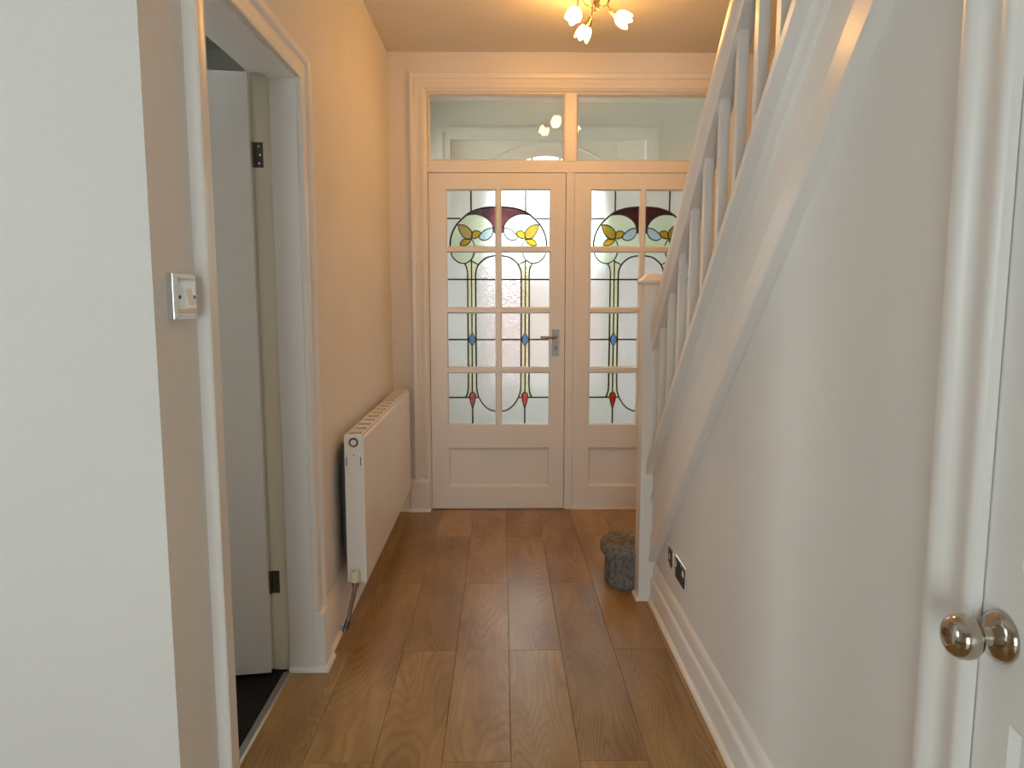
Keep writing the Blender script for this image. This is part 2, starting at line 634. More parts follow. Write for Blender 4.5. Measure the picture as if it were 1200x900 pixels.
# room behind the camera
SY0, SY1, SZ0, SZ1 = 0.38, 1.03, 0.92, 2.08
WX0, WX1, WZ0, WZ1 = -1.22, 0.04, 0.08, 1.90       # glazed garden doors
TY0, TY1 = 1.62, 2.28        # side room window
b = MB()
b.box(XW, WX0, YB - 0.1, YB, 0, ZC)
b.box(WX1, XR + 0.09, YB - 0.1, YB, 0, ZC)
b.box(WX0, WX1, YB - 0.1, YB, 0, WZ0)
b.box(WX0, WX1, YB - 0.1, YB, WZ1, ZC)
struct(b.build('wall_back', 'wall'), 'wall with glazed garden doors behind the viewer', 'wall')
b = MB()
b.box(XW - 0.1, XW, YB - 0.1, SY0, 0, ZC)
b.box(XW - 0.1, XW, SY1, TY0, 0, ZC)
b.box(XW - 0.1, XW, SY0, SY1, 0, SZ0)
b.box(XW - 0.1, XW, SY0, SY1, SZ1, ZC)
b.box(XW - 0.1, XW, TY1, 4.42, 0, ZC)
b.box(XW - 0.1, XW, TY0, TY1, 0, 1.0)
b.box(XW - 0.1, XW, TY0, TY1, 2.1, ZC)
struct(b.build('wall_outer_left', 'wall'), 'outer wall with an added window far to the left, out of sight', 'wall')
struct(MB().box(XW, XLB, YD, YD + 0.1, 0, ZC).build('wall_side_room', 'wall'), 'end wall of the dim room behind the left doorway', 'wall')
struct(MB().box(XW, XLB, YC + 0.1, YD, ZC, ZC + 0.1).build('ceiling_side_room', 'ceil'), 'ceiling of the dim room behind the left doorway', 'ceiling')


def casement(name, label, a0, a1, z0, z1, nl, P):
    """window of nl lights; P maps (along, depth, z) to world"""
    w = empty(name)
    struct(w, label, 'window')
    wd = (a1 - a0 - 0.06) / nl

    def bx(x0, x1, d0, d1, e0, e1, nm, mat):
        q = MB().box(x0, x1, d0, d1, e0, e1)
        q.v = [P(*p) for p in q.v]
        return q.build(nm, mat, w)
    for k in range(nl + 1):
        bx(a0 + k * wd, a0 + k * wd + 0.06, 0.02, 0.08, z0, z1, 'mullion', 'gloss')
    bx(a0, a1, 0.021, 0.079, z0, z0 + 0.06, 'sill_rail', 'gloss')
    bx(a0, a1, 0.021, 0.079, z1 - 0.06, z1, 'head_rail', 'gloss')
    for k in range(nl):
        bx(a0 + k * wd + 0.06, a0 + (k + 1) * wd, 0.048, 0.052, z0 + 0.06, z1 - 0.06, 'pane', 'glass')


casement('window_1', 'tall white glazed garden doors behind the viewer', WX0, WX1, WZ0, WZ1, 2, lambda a, d, z: (a, YB - d, z))
casement('window_6', 'unseen white casement window added on the left to light the right wall', SY0, SY1, SZ0, SZ1, 1, lambda a, d, z: (XW - d, a, z))  # unseen window, added to brighten the near right wall
casement('window_4', 'small casement window in the dim side room', TY0, TY1, 1.0, 2.1, 1, lambda a, d, z: (XW - d, a, z))

# ------------------------------------------------------------------ skirting and beading
prof_sk = [(0.0, 0.0), (0.022, 0.0), (0.022, 0.088), (0.019, 0.095), (0.012, 0.099), (0.012, 0.145), (0.008, 0.152), (0.003, 0.158), (0.0, 0.158)]
prof_sk_l = [(0.0, 0.0), (0.022, 0.0), (0.022, 0.135), (0.018, 0.150), (0.012, 0.160), (0.011, 0.185), (0.006, 0.195), (0.0, 0.197)]
prof_bd = [(0.0, 0.0), (0.013, 0.0), (0.0125, 0.006), (0.009, 0.012), (0.004, 0.0155), (0.0, 0.016)]
t = empty('baseboard_right')
struct(t, 'moulded white skirting board with floor beading along the right wall', 'skirting')


def skirt_x(wall_x, sgn, y0, y1, prof, name, mat, parent):
    return MB().loft([[(wall_x + sgn * a, y, z) for a, z in prof] for y in (y0, y1)]).build(name, mat, parent, smooth=True)


skirt_x(XR, -1, 1.035, 2.9605, prof_sk, 'moulded_board', 'gloss', t)
skirt_x(XR - 0.022, -1, 1.04, 2.9605, prof_bd, 'beading', 'bead', t)
t = empty('baseboard_left')
struct(t, 'white skirting board along the left wall behind the radiator', 'skirting')
skirt_x(XL, 1, 2.475, 4.29, prof_sk_l, 'moulded_board', 'gloss', t)
skirt_x(XL + 0.022, 1, 2.475, 2.665, prof_bd, 'beading', 'bead', t)
skirt_x(XL + 0.022, 1, 2.70, 4.27, prof_bd, 'beading', 'bead', t)
skirt_x(XL, 1, YC, 1.552, prof_sk_l, 'moulded_board', 'gloss', t)
t = empty('baseboard_far')
struct(t, 'short white skirting board left of the entrance screen', 'skirting')
MB().loft([[(x, YD - 0.005 - a, z) for a, z in prof_sk_l] for x in (-0.618, -0.545)]).build('moulded_board', 'gloss', t, smooth=True)
MB().loft([[(x, YD - 0.027 - a, z) for a, z in prof_bd] for x in (-0.605, -0.545)]).build('beading', 'bead', t, smooth=True)
t = empty('baseboard_stairs')
struct(t, 'white skirting board on the outer wall at the foot of the stairs', 'skirting')
skirt_x(XS, -1, 3.31, 4.29, prof_sk_l, 'moulded_board', 'gloss', t)
t = empty('baseboard_corner')
struct(t, 'white skirting board on the wall near the camera at left', 'skirting')
MB().loft([[(x, YC - a, z) for a, z in prof_sk_l] for x in (XW, XL)]).build('moulded_board', 'gloss', t, smooth=True)

# ------------------------------------------------------------------ left doorway: door_1
JF, JN = 2.385, 1.640          # far and near jamb faces
HZ = 1.944
d1 = empty('door_1')
struct(d1, 'white panelled door standing open into the dim room on the left', 'door')
lin = MB()
lin.box(XLB, XL - 0.0, JF + 0.012, DY1, 0, DZ)
lin.box(-0.725, XL, JF, JF + 0.012, 0, HZ)
lin.build('far_jamb', 'satin', d1, bevel=0.0015)
MB().box(XLB + 0.001, -0.7255, JF + 0.0105, JF + 0.0119, 0.003, HZ + 0.01).build('hinge_rebate', 'cream', d1)
lin = MB()
lin.box(XLB, XL, DY0, JN - 0.012, 0, DZ)
lin.box(-0.725, XL, JN - 0.012, JN, 0, HZ)
lin.build('near_jamb', 'satin', d1, bevel=0.0015)
lin = MB()
lin.box(XLB, XL, JN - 0.012, JF + 0.012, HZ + 0.012, DZ)
lin.box(-0.725, XL, JN - 0.012, JF + 0.012, HZ, HZ + 0.012)
lin.build('head_jamb', 'satin', d1, bevel=0.0015)
# architrave cross-section: (away from the opening, proud of the wall)
ARCH = [(0.0, 0.0), (0.0, 0.014), (0.004, 0.017), (0.020, 0.0185), (0.046, 0.014), (0.052, 0.016), (0.058, 0.024), (0.066, 0.028), (0.076, 0.028), (0.080, 0.024), (0.080, 0.0)]


def arch_left(name, y0, sg, za, zb, mitre=True):
    rings = []
    for zz, m in ((za, 0), (zb, 1)):
        rings.append([(XL + p, y0 + sg * a, zz + (a if (m and mitre) else 0)) for a, p in ARCH])
    return MB().loft(rings).build(name, 'gloss', d1, smooth=True)


AZ = HZ + 0.006
arch_left('architrave', JN - 0.006, -1, 0.0, AZ)
arch_left('architrave', JF + 0.006, 1, 0.20, AZ)
MB().loft([[(XL + p, (JN - 0.006 - a) if k == 0 else (JF + 0.006 + a), AZ + a) for a, p in ARCH] for k in (0, 1)]).build('architrave', 'gloss', d1, smooth=True)
pl = [(0.0, 0.0), (0.036, 0.0), (0.036, 0.185), (0.030, 0.200), (0.024, 0.206), (0.0, 0.206)]
MB().loft([[(XL + a, y, z) for a, z in pl] for y in (JF + 0.001, 2.478)]).build('plinth_block', 'gloss', d1, smooth=True)
bdm = MB()
bdm.loft([[(XL + 0.036 + a, y, z) for a, z in prof_bd] for y in (JF - 0.012, 2.49)])
bdm.loft([[(x, JF - a, z) for a, z in prof_bd] for x in (-0.725, XL + 0.047)])
bdm.build('beading', 'bead', d1, smooth=True)
MB().box(XLB - 0.022, XLB, JF + 0.018, JF + 0.085, 0, DZ + 0.05).build('rear_architrave', 'cream', d1)
# leaf : built along local -x from the hinge, facing -y, then swung
leaf = empty('door_leaf', (-0.786, 2.394, 0))
leaf.parent = d1
LW, LH, LT = 0.745, 1.955, 0.040
leaf.rotation_euler = (0, 0, math.radians(8.5))
# six moulded panels
panels = []
for x0, x1 in ((-0.345, -0.115), (-0.630, -0.400)):
    for z0, z1 in ((1.655, 1.870), (0.935, 1.560), (0.165, 0.765)):
        panels.append((x0, x1, z0, z1))


def panel_door_mesh(w_sign, W_, Hh, T, pans, z0=0.012, dep=0.009, mo=0.022):
    """slab with recessed-edge raised panels on the -y face (x from 0 to w_sign*W_)"""
    xs = sorted({0.0, w_sign * W_} | {p[0] for p in pans} | {p[1] for p in pans})
    zs = sorted({z0, Hh} | {p[2] for p in pans} | {p[3] for p in pans})
    b = MB()
    for i in range(len(xs) - 1):
        for j in range(len(zs) - 1):
            a, c, e, f = xs[i], xs[i + 1], zs[j], zs[j + 1]
            if any(abs(p[0] - a) < 1e-6 and abs(p[1] - c) < 1e-6 and abs(p[2] - e) < 1e-6 and abs(p[3] - f) < 1e-6 for p in pans):
                continue
            b.add([(a, -T, e), (c, -T, e), (c, -T, f), (a, -T, f)], [(0, 1, 2, 3)])
    x0_, x1_ = xs[0], xs[-1]
    b.add([(x0_, 0, z0), (x1_, 0, z0), (x1_, 0, Hh), (x0_, 0, Hh)], [(3, 2, 1, 0)])
    b.add([(x0_, -T, z0), (x0_, 0, z0), (x0_, 0, Hh), (x0_, -T, Hh)], [(0, 1, 2, 3)])
    b.add([(x1_, -T, z0), (x1_, 0, z0), (x1_, 0, Hh), (x1_, -T, Hh)], [(3, 2, 1, 0)])
    b.add([(x0_, -T, z0), (x1_, -T, z0), (x1_, 0, z0), (x0_, 0, z0)], [(3, 2, 1, 0)])
    b.add([(x0_, -T, Hh), (x1_, -T, Hh), (x1_, 0, Hh), (x0_, 0, Hh)], [(0, 1, 2, 3)])
    return b


def panel_mesh(p, T, dep=0.009, mo=0.02):
    x0, x1, z0, z1 = p
    b = MB()
    rings = []
    for ins, y in ((0, -T), (mo * 0.55, -T + dep), (mo, -T + dep), (mo * 2.2, -T + 0.002)):
        rings.append([(x0 + ins, y, z0 + ins), (x1 - ins, y, z0 + ins), (x1 - ins, y, z1 - ins), (x0 + ins, y, z1 - ins)])
    n = 4
    vs = [q for r in rings for q in r]
    fs = []
    for k in range(3):
        for i in range(4):
            j = (i + 1) % 4
            fs.append((k * 4 + i, k * 4 + j, (k + 1) * 4 + j, (k + 1) * 4 + i))
    fs.append((12, 13, 14, 15))
    return b.add(vs, fs)


panel_door_mesh(-1, LW, LH, LT, panels).build('slab', 'satin', leaf)
for p in panels:
    panel_mesh(p, LT).build('panel', 'satin', leaf)
for hz in (1.676, 0.275):
    h = MB()
    h.box(-0.779, -0.752, JF + 0.0095, JF + 0.0108, hz, hz + 0.078)
    h.tube([(-0.784, JF + 0.004, hz), (-0.784, JF + 0.004, hz + 0.078)], 0.006, 10)
    ho = h.build('hinge', 'hinge', d1, smooth=True)
    sc = MB()
    for q in (0.013, 0.039, 0.065):
        sc.lathe([(0.0035, 0), (0.0035, 0.0012)], (-0.765 + (0.004 if q == 0.039 else 0), JF + 0.0095, hz + q), (0, -1, 0), 8)
    sc.build('screw', 'chrome', ho)
tag(MB().loft([[(-0.745, y, 0.0), (-0.741, y, 0.005), (-0.722, y, 0.0055), (-0.716, y, 0.0)] for y in (JN, JF - 0.014)]).build('threshold_strip', 'strip'),
    'grey metal threshold strip across the left doorway floor', 'threshold strip')

# ------------------------------------------------------------------ entrance screen
# frame
scr = empty('trim_1')
struct(scr, 'cream painted frame and architrave around the glazed entrance doors', 'door frame')
FY0, FY1 = YD + 0.001, YD + 0.10
ARCH2 = [(0.0, 0.0), (0.0, 0.010), (0.012, 0.013), (0.018, 0.020), (0.040, 0.022), (0.046, 0.018), (0.062, 0.018), (0.068, 0.027), (0.084, 0.030), (0.092, 0.030), (0.097, 0.025), (0.097, 0.0)]
AX0, AX1, ATZ = -0.421, 1.221, 2.418
YW = YD - 0.0052


def arch_far(x, sg, z0):
    return MB().loft([[(x + sg * a, YW - p, z0 if k == 0 else ATZ + a) for a, p in ARCH2] for k in (0, 1)]).build('architrave', 'gloss', scr, smooth=True)


arch_far(AX0, -1, 0.19)
arch_far(AX1, 1, 0.0)
MB().loft([[(AX0 - a if k == 0 else AX1 + a, YW - p, ATZ + a) for a, p in ARCH2] for k in (0, 1)]).build('architrave', 'gloss', scr, smooth=True)
MB().loft([[(x, YW - a, z) for a, z in [(0, 0), (0.036, 0), (0.036, 0.175), (0.031, 0.188), (0.022, 0.195), (0, 0.195)]] for x in (-0.542, -0.428)]).build('plinth_block', 'gloss', scr, bevel=0.003)
MB().loft([[(x, YW - 0.036 - a, z) for a, z in prof_bd] for x in (-0.546, -0.424)]).build('beading', 'bead', scr, smooth=True)
MB().box(-0.425, -0.4215, FY0, FY1, 0, 2.425).box(-0.4215, -0.4185, FY0 + 0.04, FY1, 0, 2.425).build('left_jamb', 'gloss', scr)
MB().box(1.2115, 1.225, FY0, FY1, 0, 2.425).build('right_jamb', 'gloss', scr)
MB().box(-0.4215, 1.2115, FY0, FY1, 2.412, 2.425).build('head', 'gloss', scr)
MB().box(-0.4215, 1.2115, FY0, FY1, 1.9755, 2.037).build('transom_rail', 'gloss', scr, bevel=0.002)
MB().box(0.352, 0.3704, YD + 0.047, FY1, 0, 1.975).box(-0.4184, 0.352, YD + 0.047, FY1, 1.958, 1.9754).build('door_stop', 'gloss', scr)
MB().box(0.3705, 0.4195, FY0, FY1, 0, 1.975).box(0.3625, 0.4225, FY0 - 0.003, FY1, 2.0372, 2.4118).build('centre_post', 'gloss', scr, bevel=0.002)


def bead_frame(x0, x1, z0, z1, w, y, d, name, parent, mat='gloss'):
    """mitred sloping bead inside a rectangle (outer size given), proud side towards the hall"""
    rings = []
    prof = [(0, 0.0), (0, d), (w * 0.35, d), (w * 0.6, d * 0.65), (w, d * 0.35), (w, 0.0)]
    corners = [(x0, z0, 1, 1), (x1, z0, -1, 1), (x1, z1, -1, -1), (x0, z1, 1, -1)]
    for cx, cz, sx, sz in corners + corners[:1]:
        rings.append([(cx + sx * a, y - p, cz + sz * a) for a, p in prof])
    return MB().loft(rings, cap=False).build(name, mat, parent)


for n, (x0, x1) in enumerate(((-0.4185, 0.3625), (0.4225, 1.2115))):
    t = empty('window_%d' % (2 + n))
    struct(t, ('clear transom window above the left entrance door, mirroring the ceiling lamp bulbs' if n == 0 else
               'clear transom window above the right entrance door, partly behind the handrail'), 'window')
    MB().box(x0 + 0.004, x1 - 0.004, YD + 0.036, YD + 0.040, 2.041, 2.408).build('pane', 'tglass', t)
    bead_frame(x0, x1, 2.037, 2.412, 0.013, YD + 0.035, 0.030, 'glazing_bead', t)

# stained glass pattern in plan units (1 unit = 0.65 mm), pane column left of the centre muntin, mirrored for the right one
U = 0.00065
arc_out = [(525, 207), (420, 216), (330, 243), (270, 278), (190, 355), (146, 430), (127, 500), (124, 550)]
arc_in = [(270, 278), (340, 270), (400, 280), (455, 308), (495, 352), (516, 400), (525, 430)]
inner_cut = [(270, 278), (340, 270), (400, 280), (452, 308), (490, 348), (507, 390), (508, 425)]
blue_leaf = [(505, 388), (450, 400), (410, 430), (380, 465), (395, 490), (430, 500), (478, 480), (506, 432)]
yel_r = [(318, 440), (335, 420), (362, 415), (395, 432), (380, 465), (345, 483), (320, 478)]
olive = [(195, 363), (250, 366), (298, 398), (320, 440), (308, 483), (268, 488), (228, 452), (206, 408)]
yel_l = [(310, 488), (300, 518), (262, 543), (215, 541), (226, 508), (255, 487)]
leaf_b = [(131, 612), (148, 652), (190, 692), (250, 706), (302, 680), (328, 645), (338, 612)]
arch_in = [(525, 637), (455, 652), (400, 690), (368, 732), (352, 785), (350, 848)]
stem_l = [(250, 706), (270, 742), (278, 790), (278, 848)]
R = lambda pts, k=5: smooth_line(pts, k)
ROWS = [(68, 550), (612, 1094), (1152, 1634), (1693, 2160)]
rows_def = []
# row 0
ao, ic = R(arc_out), R(inner_cut)


def upto(line, x=None, after=None):
    return [p for p in line if (x is None or p[0] >= x) and (after is None or p[0] <= after)]


rows_def.append(dict(
    pieces=[('g_stip', [(100, 68), (312, 68), (312, 250)] + [p for p in ao if 218 < p[0] < 312] + [(216, 308), (100, 308)]),
            ('g_stip', [(312, 68), (525, 68)] + [p for p in ao if p[0] > 312] + [(312, 250)]),
            ('g_stip', [(100, 308), (228, 308)] + [p for p in ao if p[0] < 228] + [(100, 550)]),
            ('g_purple', [p for p in ao if p[0] >= 270] + ic[1:] + [(516, 440), (525, 440)]),
            ('g_green', ic + [(516, 440), (525, 440), (525, 550), (124, 550)] + [p for p in ao if p[0] < 270][::-1])],
    over=[('g_blue', R(blue_leaf + blue_leaf[:1], 4)[:-1]), ('g_yellow', R(yel_r + yel_r[:1], 4)[:-1]),
          ('g_olive', R(olive + olive[:1], 4)[:-1]), ('g_yellow', R(yel_l + yel_l[:1], 4)[:-1])],
    lead=[(ao, 10), (ic, 7), ([(312, 68), (312, 250)], 9), ([(100, 308), (218, 308)], 9), (R([(312, 485), (330, 512), (345, 550)]), 6), ([(502, 390), (525, 382)], 6)]
         + [(R(q + q[:1], 4), 6) for q in (blue_leaf, yel_r, olive, yel_l)]))
lb, ai, sl = R(leaf_b), R(arch_in), R(stem_l)
rows_def.append(dict(
    pieces=[('g_stip', [(100, 612)] + [p for p in lb if p[0] <= 250] + sl + [(278, 848), (100, 848)]),
            ('g_stip', [(100, 848), (278, 848), (278, 1094), (100, 1094)]),
            ('g_green', lb),
            ('g_pale', [(338, 612), (525, 612)] + [p for p in ai if p[1] < 725] + [(368, 712), (312, 682), (328, 645)]),
            ('g_strip', sl + [(278, 1094), (313, 1094), (313, 682), (302, 680)]),
            ('g_strip', [(313, 682), (368, 714), (366, 735)] + [p for p in ai if p[1] > 735] + [(350, 1094), (313, 1094)]),
            ('g_water', ai + [(525, 848)]),
            ('g_water', [(350, 848), (525, 848), (525, 1094), (350, 1094)])],
    over=[],
    lead=[(lb, 7), (ai + [(350, 1094)], 9), (sl + [(278, 1094)], 8), ([(313, 680), (313, 1094)], 7), ([(305, 680), (370, 714)], 7), ([(100, 848), (525, 848)], 9)]))
dm = [(315, 1320), (348, 1388), (315, 1456), (282, 1388)]
rows_def.append(dict(
    pieces=[('g_stip', [(100, 1152), (278, 1152), (278, 1388), (100, 1388)]), ('g_stip', [(100, 1388), (278, 1388), (278, 1634), (100, 1634)]),
            ('g_strip', [(278, 1152), (314, 1152), (314, 1634), (278, 1634)]), ('g_strip', [(314, 1152), (350, 1152), (350, 1634), (314, 1634)]),
            ('g_water', [(350, 1152), (525, 1152), (525, 1388), (350, 1388)]), ('g_water', [(350, 1388), (525, 1388), (525, 1634), (350, 1634)])],
    over=[('g_dblue', dm)],
    lead=[([(278, 1152), (278, 1634)], 9), ([(350, 1152), (350, 1634)], 9), ([(314, 1152), (314, 1322)], 8), ([(314, 1454), (314, 1634)], 8),
          ([(100, 1388), (284, 1388)], 9), ([(346, 1388), (525, 1388)], 9), (dm + dm[:1], 7)]))
o4 = 1560
fl_l = R([(278, 1693), (278, 1800), (275, 1850), (268, 1882), (252, 1916)])
fl_r = R([(352, 1693), (352, 1800), (357, 1860), (375, 1920), (415, 1985), (455, 2022), (492, 2040), (525, 2046)])
red = [(316, 1868), (336, 1882), (343, 1910), (336, 1955), (326, 1990), (316, 2018), (306, 1990), (296, 1955), (289, 1910), (296, 1882)]
rows_def.append(dict(
    pieces=[('g_stip', [(100, 1693)] + fl_l + [(252, 1918), (100, 1918)]),
            ('g_stip', [(100, 1918), (316, 1918), (316, 2160), (100, 2160)]),
            ('g_strip', [(316, 1693)] + fl_l + [(252, 1918), (316, 1918)]),
            ('g_strip', [(316, 1693)] + [p for p in fl_r if p[1] <= 1920] + [(375, 1918), (316, 1918)]),
            ('g_water', fl_r + [(525, 1693)]),
            ('g_stip', [(316, 1918), (375, 1918)] + [p for p in fl_r if p[1] > 1920] + [(525, 2160), (316, 2160)])],
    over=[('g_red', R(red + red[:1], 3)[:-1])],
    lead=[(fl_l, 9), (fl_r, 8), ([(314, 1693), (314, 1870)], 8), ([(100, 1918), (292, 1918)], 9), ([(340, 1918), (376, 1918)], 8), ([(316, 2016), (316, 2160)], 9),
          (R(red + red[:1], 3), 6)]))
ROWZ = [(1.876, 1.563), (1.525, 1.211), (1.174, 0.861), (0.823, 0.520)]


def ribbon(b, pts, w, y0, y1):
    n = len(pts)
    closed = (abs(pts[0][0] - pts[-1][0]) + abs(pts[0][1] - pts[-1][1])) < 1e-6
    rings = []
    for i, p in enumerate(pts):
        if closed and i in (0, n - 1):
            a, c = pts[n - 2], pts[1]
        else:
            a, c = pts[max(i - 1, 0)], pts[min(i + 1, n - 1)]
        dx, dz = c[0] - a[0], c[1] - a[1]
        l = math.hypot(dx, dz) or 1
        nx, nz = -dz / l * w / 2, dx / l * w / 2
        rings.append([(p[0] + nx, y0 + 0.0012, p[1] + nz), (p[0] + nx * 0.5, y0, p[1] + nz * 0.5), (p[0] - nx * 0.5, y0, p[1] - nz * 0.5), (p[0] - nx, y0 + 0.0012, p[1] - nz),
                      (p[0] - nx, y1, p[1] - nz), (p[0] + nx, y1, p[1] + nz)])
    b.loft(rings, cap=not closed)


def clean(poly):
    out = []
    for p in poly:
        if not out or abs(p[0] - out[-1][0]) + abs(p[1] - out[-1][1]) > 1e-5:
            out.append(p)
    if abs(out[0][0] - out[-1][0]) + abs(out[0][1] - out[-1][1]) < 1e-5:
        out.pop()
    return out


def glass_prism(poly, y0, y1):
    """thin extruded polygon, triangulated so that concave outlines fill correctly"""
    b = MB()
    bm = bmesh.new()
    vs = [bm.verts.new((x, y0, z)) for x, z in poly]
    f = bm.faces.new(vs)
    r = bmesh.ops.extrude_face_region(bm, geom=[f])
    for v in [g for g in r['geom'] if isinstance(g, bmesh.types.BMVert)]:
        v.co.y = y1
    bmesh.ops.triangulate(bm, faces=[q for q in bm.faces if len(q.verts) > 4])
    bm.verts.index_update()
    b.add([v.co[:] for v in bm.verts], [tuple(v.index for v in q.verts) for q in bm.faces])
    bm.free()
    return b


GY = YD + 0.022


def stained_leaf(root, shift, with_handle):
    """glazed door leaf; muntin centre of the left leaf lies at x = -0.019"""
    cx = -0.019 + shift
    xa, xb = -0.4185 + shift, 0.3675 + shift
    if shift > 0:
        xa, xb = 0.4205, 1.2105
    y0, y1 = YD + 0.004, YD + 0.044
    e = 0.011     # bead width
    c1 = (cx - 0.295 - e, cx - 0.019 + e)
    c2 = (cx + 0.019 - e, cx + 0.295 + e)
    zr = [(a + e, b_ - e) for a, b_ in ROWZ]
    bz0, bz1 = 0.132, 0.384
    ztop = 1.9725
    MB().box(xa, c1[0], y0, y1, 0.006, ztop).build('stile', 'gloss', root)
    MB().box(c2[1], xb, y0, y1, 0.006, ztop).build('stile', 'gloss', root)
    MB().box(c1[0], c2[1], y0, y1, zr[0][0], ztop).build('top_rail', 'gloss', root)
    MB().box(c1[0], c2[1], y0, y1, bz1, zr[3][1]).build('lock_rail', 'gloss', root)
    MB().box(c1[0], c2[1], y0, y1, 0.006, bz0).build('bottom_rail', 'gloss', root)
    MB().box(c1[1], c2[0], y0, y1, zr[3][1], zr[0][0]).build('muntin', 'gloss', root)
    for k in range(3):
        for c in (c1, c2):
            MB().box(c[0], c[1], y0, y1, zr[k + 1][0], zr[k][1]).build('muntin', 'gloss', root)
    MB().box(c1[0], c2[1], y0 + 0.016, y1 - 0.01, bz0, bz1).build('panel', 'gloss', root)
    bead_frame(c1[0], c2[1], bz0, bz1, 0.020, y0 + 0.016, 0.016, 'panel_moulding', root)
    for mir, c in ((False, c1), (True, c2)):
        for k in range(4):
            def T(p):
                x, yv = p
                u = (x - 554) * U * (1.0015)
                if mir:
                    u = -u
                za, zb = ROWZ[k]
                ra, rb = ROWS[k]
                z = za - (yv - ra) / (rb - ra) * (za - zb)
                return (cx + u, z)
            rd = rows_def[k]
            bead_frame(c[0], c[1], zr[k][1], zr[k][0], e, GY, GY - y0 + 0.0, 'glazing_bead', root)
            lm = MB()
            for line, w in rd['lead']:
                ribbon(lm, clean([T(p) for p in line]) if abs(line[0][0] - line[-1][0]) + abs(line[0][1] - line[-1][1]) > 1e-6
                       else [T(p) for p in line], w * U * 1.45, GY - 0.0005, GY + 0.007)
            pane = lm.build('leaded_pane', 'lead', root)
            for mat, poly in rd['pieces']:
                glass_prism(clean([T(p) for p in poly]), GY + 0.0022, GY + 0.0048).build('glass_piece', mat, pane)
            for mat, poly in rd['over']:
                glass_prism(clean([T(p) for p in poly]), GY + 0.0006, GY + 0.0020).build('glass_piece', mat, pane)
    return y0


d2 = empty('door_2')
struct(d2, 'left entrance door leaf with stained glass panes and a lever handle', 'door')
y0 = stained_leaf(d2, 0.0, True)
hp = MB().loft([[(x, y0 - d, z) for x, z in [(0.295 + s, 0.926), (0.335 - s, 0.926), (0.335, 0.926 + 0.004 - s), (0.335, 1.077 + s), (0.335 - s, 1.081), (0.295 + s, 1.081), (0.295, 1.077 + s), (0.295, 0.930 - s)]] for d, s in ((-0.001, 0.004), (0.008, 0.004))]).build('handle_plate', 'nickel', d2, bevel=0.0015)
MB().tube(smooth_line([(0.315, y0 - 0.006, 1.036), (0.315, y0 - 0.035, 1.036), (0.310, y0 - 0.045, 1.036), (0.290, y0 - 0.050, 1.036), (0.250, y0 - 0.050, 1.0375), (0.224, y0 - 0.050, 1.039)], 4), 0.0075, 10).build('lever', 'nickel', hp, smooth=True)
kh = MB().lathe([(0.005, 0), (0.005, 0.0008)], (0.3185, y0 - 0.0079, 0.978), (0, -1, 0), 12)
kh.box(0.316, 0.321, y0 - 0.0087, y0 - 0.0079, 0.962, 0.978)
kh.box(0.311, 0.318, y0 - 0.0087, y0 - 0.0079, 0.959, 0.964)
kh.build('keyhole', 'blackp', hp)
for hz in (1.689, 0.299):
    MB().tube([(-0.4235, YD - 0.012, hz), (-0.4235, YD - 0.012, hz + 0.10)], 0.0055, 10).build('hinge', 'gloss', d2, smooth=True)
d3 = empty('door_3')
struct(d3, 'right entrance door leaf with stained glass, half hidden by the stair newel', 'door')
stained_leaf(d3, 0.833, False)
MB().box(0.421, 1.21, YD - 0.006, YD + 0.03, 0.0, 0.0055).build('weather_bar', 'bead', d3)

# ------------------------------------------------------------------ porch and outside
b = MB()
PWY0, PWY1, PWZ0, PWZ1 = 4.56, 5.32, 0.8, 2.4
b.box(-0.85, -0.75, 4.42, PWY0, 0, ZC)
b.box(-0.85, -0.75, PWY1, 5.5, 0, ZC)
b.box(-0.85, -0.75, PWY0, PWY1, 0, PWZ0)
b.box(-0.85, -0.75, PWY0, PWY1, PWZ1, ZC)
b.box(XS, XS + 0.1, 4.42, 5.5, 0, ZC)
struct(b.build('wall_porch', 'wall'), 'white porch side walls behind the glazed entrance doors', 'wall')
struct(MB().box(-0.85, XS + 0.1, 4.42, 5.5, ZC, ZC + 0.1).build('ceiling_porch', 'ceil'), 'porch ceiling seen through the transom windows', 'ceiling')
casement('window_5', 'side window added to brighten the porch', PWY0, PWY1, PWZ0, PWZ1, 1, lambda a, d, z: (-0.75 - d, a, z))  # added opening that brightens the porch walls behind the transoms
PXC = 0.317
ox0, ox1, oz = -0.36, 1.024, 2.371
b = MB()
b.box(-0.75, ox0, YP, YP + 0.15, 0, ZC)
b.box(ox1, XS, YP, YP + 0.15, 0, ZC)
b.box(ox0, ox1, YP, YP + 0.15, oz, ZC)
struct(b.build('wall_porch_outer', 'wall'), 'porch outer wall holding the arched front door', 'wall')
fd = empty('door_4')
struct(fd, 'white front door with arched glazing beyond the porch', 'door')
# frame moulding
for a0, a1, pr in ((0.083, 0.055, 0.022), (0.055, 0.0, 0.014)):
    f = MB()
    f.box(ox0 - a0, ox0 - a1, YP - pr, YP - 0.0005, 0, oz + a1)
    f.box(ox1 + a1, ox1 + a0, YP - pr, YP - 0.0005, 0, oz + a1)
    f.box(ox0 - a0, ox1 + a0, YP - pr, YP - 0.0005, oz + a1, oz + a0)
    f.build('frame_moulding', 'gloss', fd)
GR, GCZ, GB = 0.40, 1.873, 0.62
hw = 0.40


def arch_pts(r, zc, n=20):
    return [(PXC + r * math.cos(PI * k / n), zc + r * math.sin(PI * k / n)) for k in range(n + 1)]


